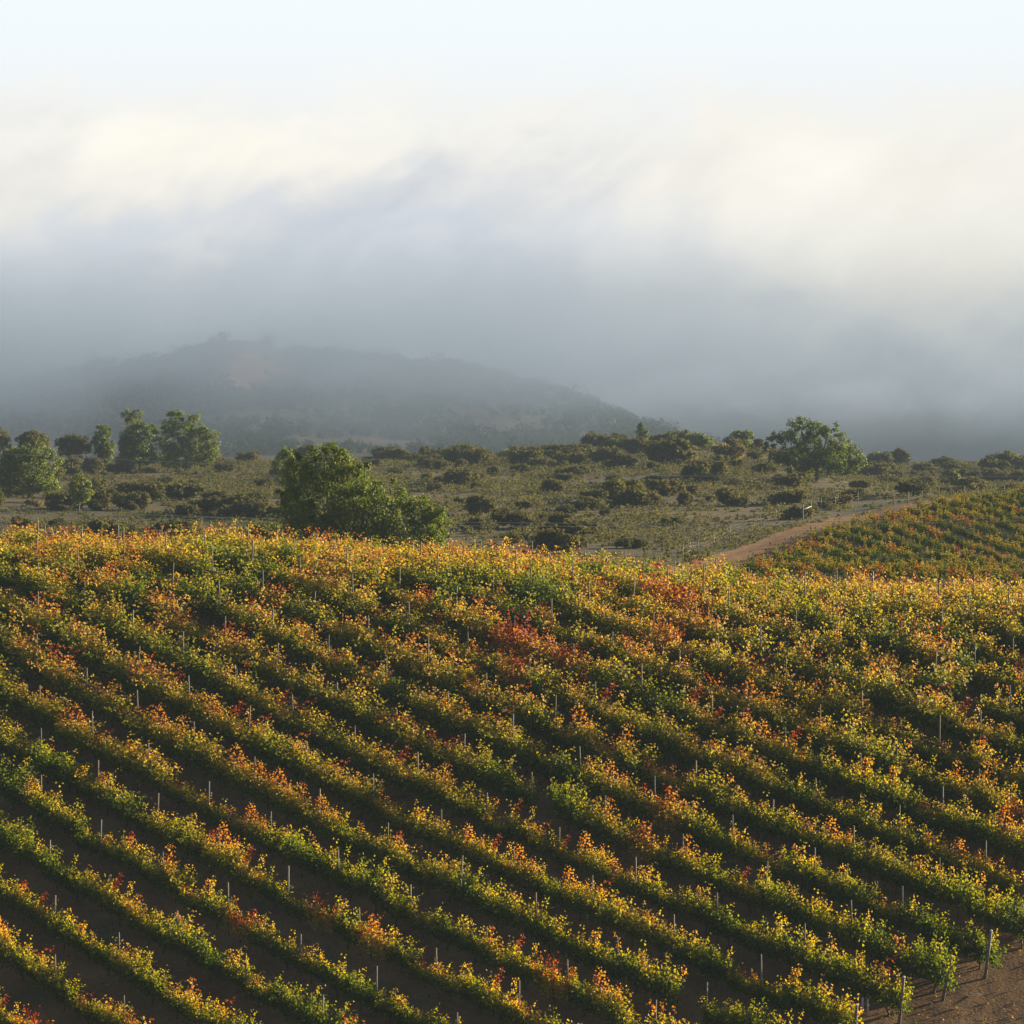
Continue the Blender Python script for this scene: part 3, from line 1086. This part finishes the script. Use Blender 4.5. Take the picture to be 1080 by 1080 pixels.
make_tree('broadleaf_tree', 'wide spreading green tree with a pale trunk on the hill above the road', 'tree', 455, 862,
          [(843, 448, 12, 9), (858, 452, 12, 9), (874, 453, 10, 9), (818, 464, 10, 8), (810, 472, 7, 7), (838, 465, 17, 12), (866, 468, 18, 14), (888, 468, 11, 11), (845, 482, 22, 11), (878, 484, 20, 13), (900, 482, 13, 12), (908, 492, 8, 8), (822, 482, 10, 9), (862, 494, 20, 8), (838, 491, 15, 8), (892, 494, 16, 8)],
          5200, 0.38, 0.40, M_TREE, 213, 0.36)
make_tree('broadleaf_tree', 'small round pale green tree on the skyline beside the wide spreading tree', 'tree', 585, 782,
          [(776, 461, 8, 6.5), (787, 460, 8, 6.5), (782, 466, 13, 5.5)], 1300, 0.4, 0.56, M_TREE, 214, 0.18)
make_tree('shrub', 'tiny pale shrub between the round tree and the wide spreading tree', 'shrub', 585, 800, auto_blobs(794, 806, 461, 472, 6, 4), 400, 0.36, 0.7, M_SCRUB, 215, 0.08)
make_tree('broadleaf_tree', 'flat-topped olive tree on the bare part of the skyline', 'tree', 590, 737, auto_blobs(718, 755, 454, 474, 7), 1600, 0.4, 0.72, M_TREE, 216, 0.16)
make_tree('conifer_tree', 'small dark pointed tree rising alone above the scrubby skyline', 'tree', 620, 677,
          [(676, 450, 4.5, 4.5), (677, 456, 6.5, 5), (678, 462, 7, 5)], 700, 0.4, 0.42, M_TREE, 217, 0.15)
make_tree('broadleaf_tree', 'bright green small tree on the skyline left of the pointed tree', 'tree', 570, 646, auto_blobs(633, 658, 460, 482, 8), 1300, 0.4, 0.60, M_TREE, 218, 0.15)
make_tree('shrub', 'large olive shrub on the skyline below the pointed tree', 'shrub', 570, 665, auto_blobs(650, 692, 459, 482, 9), 1600, 0.4, 0.5, M_SCRUB, 219, 0.12)
make_tree('broadleaf_tree', 'pale green spreading tree on the low ridge right of the crest tree', 'tree', 590, 486, auto_blobs(462, 514, 466, 492, 10), 2200, 0.42, 0.50, M_TREE, 220, 0.2)
make_tree('shrub', 'wide low pale green shrub on the ridge in mid photo', 'shrub', 590, 546, auto_blobs(520, 572, 472, 490, 11), 1700, 0.4, 0.66, M_TREE, 221, 0.12)
make_tree('shrub', 'dark olive shrub on the ridge halfway between two pale trees', 'shrub', 590, 608, auto_blobs(582, 636, 466, 487, 12), 1800, 0.4, 0.40, M_SCRUB, 222, 0.12)
make_tree('shrub', 'big rounded olive shrub just below the middle of the ridge', 'shrub', 520, 570, auto_blobs(550, 594, 480, 503, 13), 1700, 0.36, 0.5, M_SCRUB, 223, 0.12)
make_tree('shrub', 'yellowish rounded shrub on the ridge beside the big crest tree', 'shrub', 520, 455, auto_blobs(436, 478, 482, 500, 14), 1500, 0.36, 0.70, M_SCRUB, 224, 0.12)
make_tree('broadleaf_tree', 'green tree on the far ridge at the right photo edge', 'tree', 690, 1062, auto_blobs(1046, 1080, 475, 497, 15), 1600, 0.44, 0.55, M_TREE, 225, 0.18)
make_tree('shrub', 'tallest olive shrub on the far ridge right of the wide tree', 'shrub', 690, 948, auto_blobs(936, 962, 471, 490, 16), 1200, 0.42, 0.55, M_SCRUB, 226, 0.12)
make_tree('shrub', 'small bright green sapling on the dark bank behind the road', 'shrub', 480, 1005, auto_blobs(997, 1014, 495, 512, 17, 4), 500, 0.34, 0.7, M_TREE, 227, 0.08)

# ------------------------------------------------------------------ scrub on the middle hill
dnq = np.array([(q_[0], q_[1]) for q_ in resample(dn, 400)])


def off_road(x, y):
    """True away from the road and outside the far vineyard"""
    d = np.min(np.hypot(ROADC[None, :, 0] - x[:, None], ROADC[None, :, 1] - y[:, None]), axis=1)
    dd = np.hypot(dnq[None, :, 0] - x[:, None], dnq[None, :, 1] - y[:, None])
    i = np.clip(dd.argmin(1), 1, 398)
    tv_ = dnq[i + 1] - dnq[i - 1]
    side = tv_[:, 0] * (y - dnq[i, 1]) - tv_[:, 1] * (x - dnq[i, 0])
    inside = (side < 0) & (y < 385) & (x > dnq[:, 0].min() - 2)
    return (d > 2.4) & ~inside



# bushes:, each bush a thing
bush_protos = []
for i in range(10):
    rng = np.random.default_rng(400 + i)
    root = empty('scrub_bush', (0, 0, 0))
    bl = [(0, 0, 0.55, 0.75, 0.75, 0.5)]
    for q in range(5 + i % 3):
        a = rng.uniform(0, 2 * PI)
        bl.append((math.cos(a) * rng.uniform(.4, .85), math.sin(a) * rng.uniform(.4, .85), rng.uniform(.4, .85), rng.uniform(.35, .6), rng.uniform(.35, .6), rng.uniform(.3, .5)))
    tint = [0.32, 0.45, 0.38, 0.52, 0.28, 0.60, 0.42, 0.35, 0.82, 0.5][i]
    v, f, ti = crown_mesh(bl, 900, 0.20, tint, rng, 0.42)
    v[:, 2] = np.maximum(v[:, 2], -0.05)
    mesh_obj('foliage', v, [f], M_SCRUB, root, attrs={'tint': ti})
    b = MB()
    for q in range(3):
        a = rng.uniform(0, 2 * PI)
        b.tube([(0, 0, -0.15), (math.cos(a) * .2, math.sin(a) * .2, .35), (math.cos(a) * .5, math.sin(a) * .5, .75)], [0.05, 0.035, 0.015], 5)
    b.build('stem', M_TRUNK, root)
    bush_protos.append(root)
bt = ['dark green', 'olive', 'grey-green', 'olive', 'dark', 'yellow-green', 'olive', 'grey-green', 'pale straw-topped', 'olive']
zones = [(-40, 270, 'on the slope below the ridge tree group'), (270, 480, 'on the slope around the big crest tree'),
         (480, 640, 'on the mid slope under the pale ridge trees'), (640, 790, 'on the slope below the pointed skyline tree'),
         (790, 925, 'on the slope around the wide spreading tree'), (925, 1130, 'on the far bank beyond the road fence')]
used, cnt, spots = set(), 0, []
rg = random.Random(91)
tries = 0
while cnt < 295 and tries < 30000:
    tries += 1
    u = rg.uniform(-30, 1110)
    y = math.sqrt(rg.uniform(262 ** 2, 700 ** 2))
    x = (u - 540) / F * y
    if u > 700 and not bool(off_road(np.array([x]), np.array([y]))[0]):
        continue
    if u < 900 and y > 640:
        continue
    if u > 930 and y < 400:
        continue
    if near_road(x, y, 5.5):
        continue
    dn_ = vnoise(np.array([x]), np.array([y]), 26.0, 61, 2)[0]
    if u < 290 and y < 420:
        dn_ += 0.15
    if rg.random() > sstep(0.28, 0.66, dn_):
        continue
    if any((x - a) ** 2 + (y - b) ** 2 < 3.2 for a, b in spots):
        continue
    z = ground(x, y)
    # must be in sight above the crest
    cu, cv = proj(x, y, z + 1.6)
    if cv > np.interp(cu, [0, 250, 480, 640, 800, 1080], [560, 564, 573, 583, 600, 600]):
        continue
    spots.append((x, y))
    i = rg.randrange(10)
    if i == 8 and rg.random() < 0.5:
        i = 1
    if i in used:
        o = copy_tree(bush_protos[i])
    else:
        o = bush_protos[i]
        used.add(i)
    o.location = (x, y, z)
    o.rotation_euler = (0, 0, rg.uniform(0, 6.28))
    sc = rg.choice((0.8, 1.0, 1.3, 1.7, 2.1)) * rg.uniform(0.85, 1.15) * (1.25 if y > 480 else 1.0)
    o.scale = (sc * rg.uniform(.9, 1.5), sc * rg.uniform(.9, 1.4), sc * rg.uniform(.75, 1.25))
    zn = next(q[2] for q in zones if q[0] <= u < q[1] or q is zones[-1])
    hgt = 'low down' if y < 380 else 'midway up' if y < 500 else 'high up'
    tag(o, f'{bt[i]} scrub bush {hgt} {zn}', 'bush', f'{bt[i]} scrub bushes {hgt} {zn}')
    cnt += 1
for i in range(10):
    if i not in used:
        for c in list(bush_protos[i].children):
            bpy.data.objects.remove(c)
        bpy.data.objects.remove(bush_protos[i])

# low ground cover between the bushes
rng = np.random.default_rng(77)
n = 30000
yy = np.sqrt(rng.uniform(250 ** 2, 725 ** 2, n))
uu = rng.uniform(-60, 1140, n)
xx = (uu - 540) / F * yy
cover = vnoise(xx, yy, 16.0, 66) * 0.6 + vnoise(xx, yy, 5.0, 67, 2) * 0.4
keep = (cover + rng.normal(0, .05, n) + 0.10 * sstep(430, 560, yy)) > 0.445
xx, yy, cover = xx[keep], yy[keep], cover[keep]
ok = off_road(xx, yy)
xx, yy, cover = xx[ok], yy[ok], cover[ok]
per = 20
nb = len(xx)
rad = rng.uniform(0.3, 0.95, nb) * (0.6 + 1.3 * np.clip(cover - 0.42, 0, 0.4) / 0.25)
hgt_ = rad * rng.uniform(0.5, 1.15, nb)
e = rng.normal(size=(nb, per, 3))
e /= np.linalg.norm(e, axis=2)[:, :, None]
e[:, :, 2] = np.abs(e[:, :, 2])
rr = rng.random((nb, per, 1)) ** 0.4
off = e * rr * np.stack([rad, rad, hgt_], 1)[:, None, :]
base = np.stack([xx, yy, height(xx, yy)], 1)
P = (base[:, None, :] + off).reshape(-1, 3)
v, f = leaf_cards(P, e.reshape(-1, 3) + rng.normal(size=P.shape) * 0.7, rng.uniform(.16, .30, len(P)), rng)
tt_ = np.repeat(np.repeat(np.clip(rng.normal(0.31, 0.16, nb), 0.05, 0.8), per), 4)
tag(mesh_obj('undergrowth', v, [f], M_SCRUB, attrs={'tint': tt_}), 'low dry undergrowth between the scrub bushes', None, None, 'stuff')

# woods on the far hill
n = 5200
rng = np.random.default_rng(78)
yy = rng.uniform(1120, 1640, n)
uu = rng.uniform(-250, 860, n)
xx = (uu - 540) / F * yy
keep = (vnoise(xx, yy, 60.0, 68) + rng.normal(0, .05, n)) > 0.40
bare = ((xx + 128) / 26) ** 2 + ((yy - 1410) / 75) ** 2 < 1
keep &= ~(bare & (rng.random(n) < 0.85))
xx, yy = xx[keep], yy[keep]
per = 42
cr = rng.uniform(1.5, 3.6, len(xx)) + (rng.random(len(xx)) < 0.12) * rng.uniform(1.5, 3.5, len(xx))
e = rng.normal(size=(len(xx), per, 3))
e /= np.linalg.norm(e, axis=2)[:, :, None]
off = e * (rng.random((len(xx), per, 1)) ** .4) * cr[:, None, None] * np.array([1, 1, .85])
base = np.stack([xx, yy, height(xx, yy) + cr * 0.75], 1)
P = (base[:, None, :] + off).reshape(-1, 3)
v, f = leaf_cards(P, e.reshape(-1, 3) + rng.normal(size=P.shape) * .4, rng.uniform(.9, 1.7, len(P)), rng)
tt_ = np.repeat(np.repeat(rng.uniform(0.1, 0.9, len(xx)), per), 4)
tag(mesh_obj('far_woods', v, [f], M_WOODS, attrs={'tint': tt_}), 'dim woods covering the foggy far hill', None, None, 'stuff')

# ------------------------------------------------------------------ fence and timber brace by the road
fence_px = [(720, 589), (737, 584), (753, 577), (770, 569), (786, 562), (802, 556), (818, 551), (834, 547.5)]
fence_px2 = [(866, 538), (881, 535), (905, 531), (928, 527), (943, 526), (958, 524.5), (973, 523.5), (990, 522.5), (1003, 522), (1017, 522), (1031, 521.5), (1045, 521), (1059, 521)]


def fence(pxs, label, seed):
    pts = []
    for u, v in pxs:
        p = hit(u, v, 240)
        if u > 930:
            yq = np.interp(u, [930, 1060], [368, 374])
            p = at(u, yq)
        pts.append(p)
    root = empty('wire_fence', pts[0])
    r = random.Random(seed)
    for p in pts:
        b = MB()
        h = r.uniform(1.35, 1.6)
        q = p - pts[0]
        b.tube([(q.x, q.y, q.z - .3), (q.x + r.gauss(0, .03), q.y, q.z + h)], [0.062, 0.055], 7)
        b.build('post', M_FENCE, root)
    for hz in (0.5, 0.9, 1.25):
        b = MB()
        b.tube([(p.x - pts[0].x, p.y - pts[0].y, p.z - pts[0].z + hz) for p in pts], 0.0022, 4)
        b.build('wire', M_CABLE, root)
    return tag(root, label, 'fence')


fence(fence_px, 'wire fence of thin posts climbing beside the dirt road to the timber brace', 1)
fence(fence_px2, 'wire fence of thin posts from the timber brace along the upper road', 2)
p = hit(847, 549, 240)
p2 = at(855.5, p.y + 3)
root = empty('fence_brace', p)
q = p2 - p
for (a, h) in ((Vector((0, 0, 0)), 1.9), (q, 2.05)):
    b = MB()
    b.tube([a + Vector((0, 0, -.3)), a + Vector((0, 0, h))], [0.085, 0.08], 8)
    b.build('post', M_FENCE, root)
b = MB()
b.tube([Vector((0, 0, 1.25)), q + Vector((0, 0, 1.5))], [0.075, 0.075], 7)
b.build('crossbar', M_FENCE, root)
b = MB()
b.tube([Vector((0, 0.02, 0.2)), q + Vector((0, 0.02, 1.2))], [0.03, 0.03], 6)
b.build('diagonal_brace', M_FENCE, root)
tag(root, 'H-shaped timber fence brace with crossbar at the bend of the dirt road', 'fence brace')

# ------------------------------------------------------------------ power cables strung across the valley
def cable(name, label, pts, y, r, group):
    """pts: photo pixels (u,v) along the sag; a smooth curve through them at distance y"""
    us = np.array([q[0] for q in pts], float)
    vs = np.array([q[1] for q in pts], float)
    co = np.polyfit(us, vs, 2)
    U = np.linspace(-700, 1800, 60)
    Vv = np.polyval(co, U)
    P = np.column_stack([(U - 540) / F * y, np.full(60, y) + (U - 540) * 0.01, -(Vv - VH) / F * y])
    b = MB()
    b.tube(P, r, 5)
    tag(b.build(name, M_CABLE), label, 'cable', group)


cable('power_cable', 'upper of the twin lower power cables crossing behind the crest tree', [(0, 535), (260, 545.5), (480, 550.5), (700, 552.5), (1000, 549)], 290, 0.022, 'power cables over the valley')
cable('power_cable', 'lower of the twin lower power cables crossing behind the crest tree', [(0, 538.5), (260, 549), (480, 554), (700, 556), (1000, 552.5)], 290, 0.022, 'power cables over the valley')
cable('power_cable', 'single high power cable crossing in front of the ridge trees', [(0, 478), (160, 486), (240, 489.5), (500, 498), (720, 502), (1060, 503)], 400, 0.026, 'power cables over the valley')

# ------------------------------------------------------------------ haze in the air
def air_box(name, mat_name, color, density, aniso, box, label):
    m, t = new_mat(mat_name)
    pv_ = t.n('ShaderNodeVolumePrincipled')
    pv_.inputs['Color'].default_value = (*color, 1)
    pv_.inputs['Density'].default_value = density
    pv_.inputs['Anisotropy'].default_value = aniso
    t.l(pv_.outputs[0], t.n('ShaderNodeOutputMaterial').inputs['Volume'])
    x0, x1, y0, y1, z0, z1 = box
    v = [(x, y, z) for x in (x0, x1) for y in (y0, y1) for z in (z0, z1)]
    o = mesh_obj(name, v, [np.array([(0, 1, 3, 2), (4, 6, 7, 5), (0, 4, 5, 1), (2, 3, 7, 6), (0, 2, 6, 4), (1, 5, 7, 3)])], m)
    return tag(o, label, None, None, 'stuff')


air_box('haze', 'haze_air', (0.112, 0.152, 0.210), 0.00048, 0.0, (-1600, 1600, -30, 1760, -62, 92), 'thin morning haze in the valley air')
fog = air_box('fog_bank', 'fog_air', (0.315, 0.425, 0.62), 0.0018, 0.0, (-1500, 1500, 970, 1540, -55, 90), 'grey fog bank lying over the far hill')
# the bank is uneven: wisps, and thicker towards its top
fm = fog.data.materials[0]
t = NT.__new__(NT)
t.t = fm.node_tree
pvn = next(n_ for n_ in fm.node_tree.nodes if n_.type == 'PRINCIPLED_VOLUME')
g = t.n('ShaderNodeNewGeometry')
mp = t.n('ShaderNodeMapping')
mp.inputs['Scale'].default_value = (1 / 120.0, 1 / 300.0, 1 / 55.0)
mp.inputs['Rotation'].default_value = (0, math.radians(14), 0)
t.l(g.outputs['Position'], mp.inputs['Vector'])
nz = t.noise(mp.outputs[0], 1.0, 2.0, 0.5, 0.4)
sx = t.n('ShaderNodeSeparateXYZ')
t.l(g.outputs['Position'], sx.inputs[0])
sx2 = t.math('ADD', sx.outputs[2], t.math('MULTIPLY', t.math('SUBTRACT', nz, 0.5), 44.0))
dens = t.math('MULTIPLY', t.rng(nz, 0.30, 0.70, 0.35, 1.65), t.rng(sx2, -8.0, 48.0, 0.25, 1.9))
dens = t.math('MULTIPLY', dens, t.rng(sx2, 22.0, 86.0, 1.0, 0.0))
dens = t.math('MULTIPLY', dens, t.math('ADD', t.rng(sx.outputs[0], -300.0, -120.0, 0.9, 0.0), t.rng(sx.outputs[0], 0.0, 150.0, 1.45, 0.50)))
t.l(t.math('MULTIPLY', dens, 0.0020), pvn.inputs['Density'])
fm.cycles.volume_step_rate = 0.2
print('vines', len(vine_list), 'rest', len(rest), 'posts', n_posts, 'bushes', cnt, 'far vines', len(items))
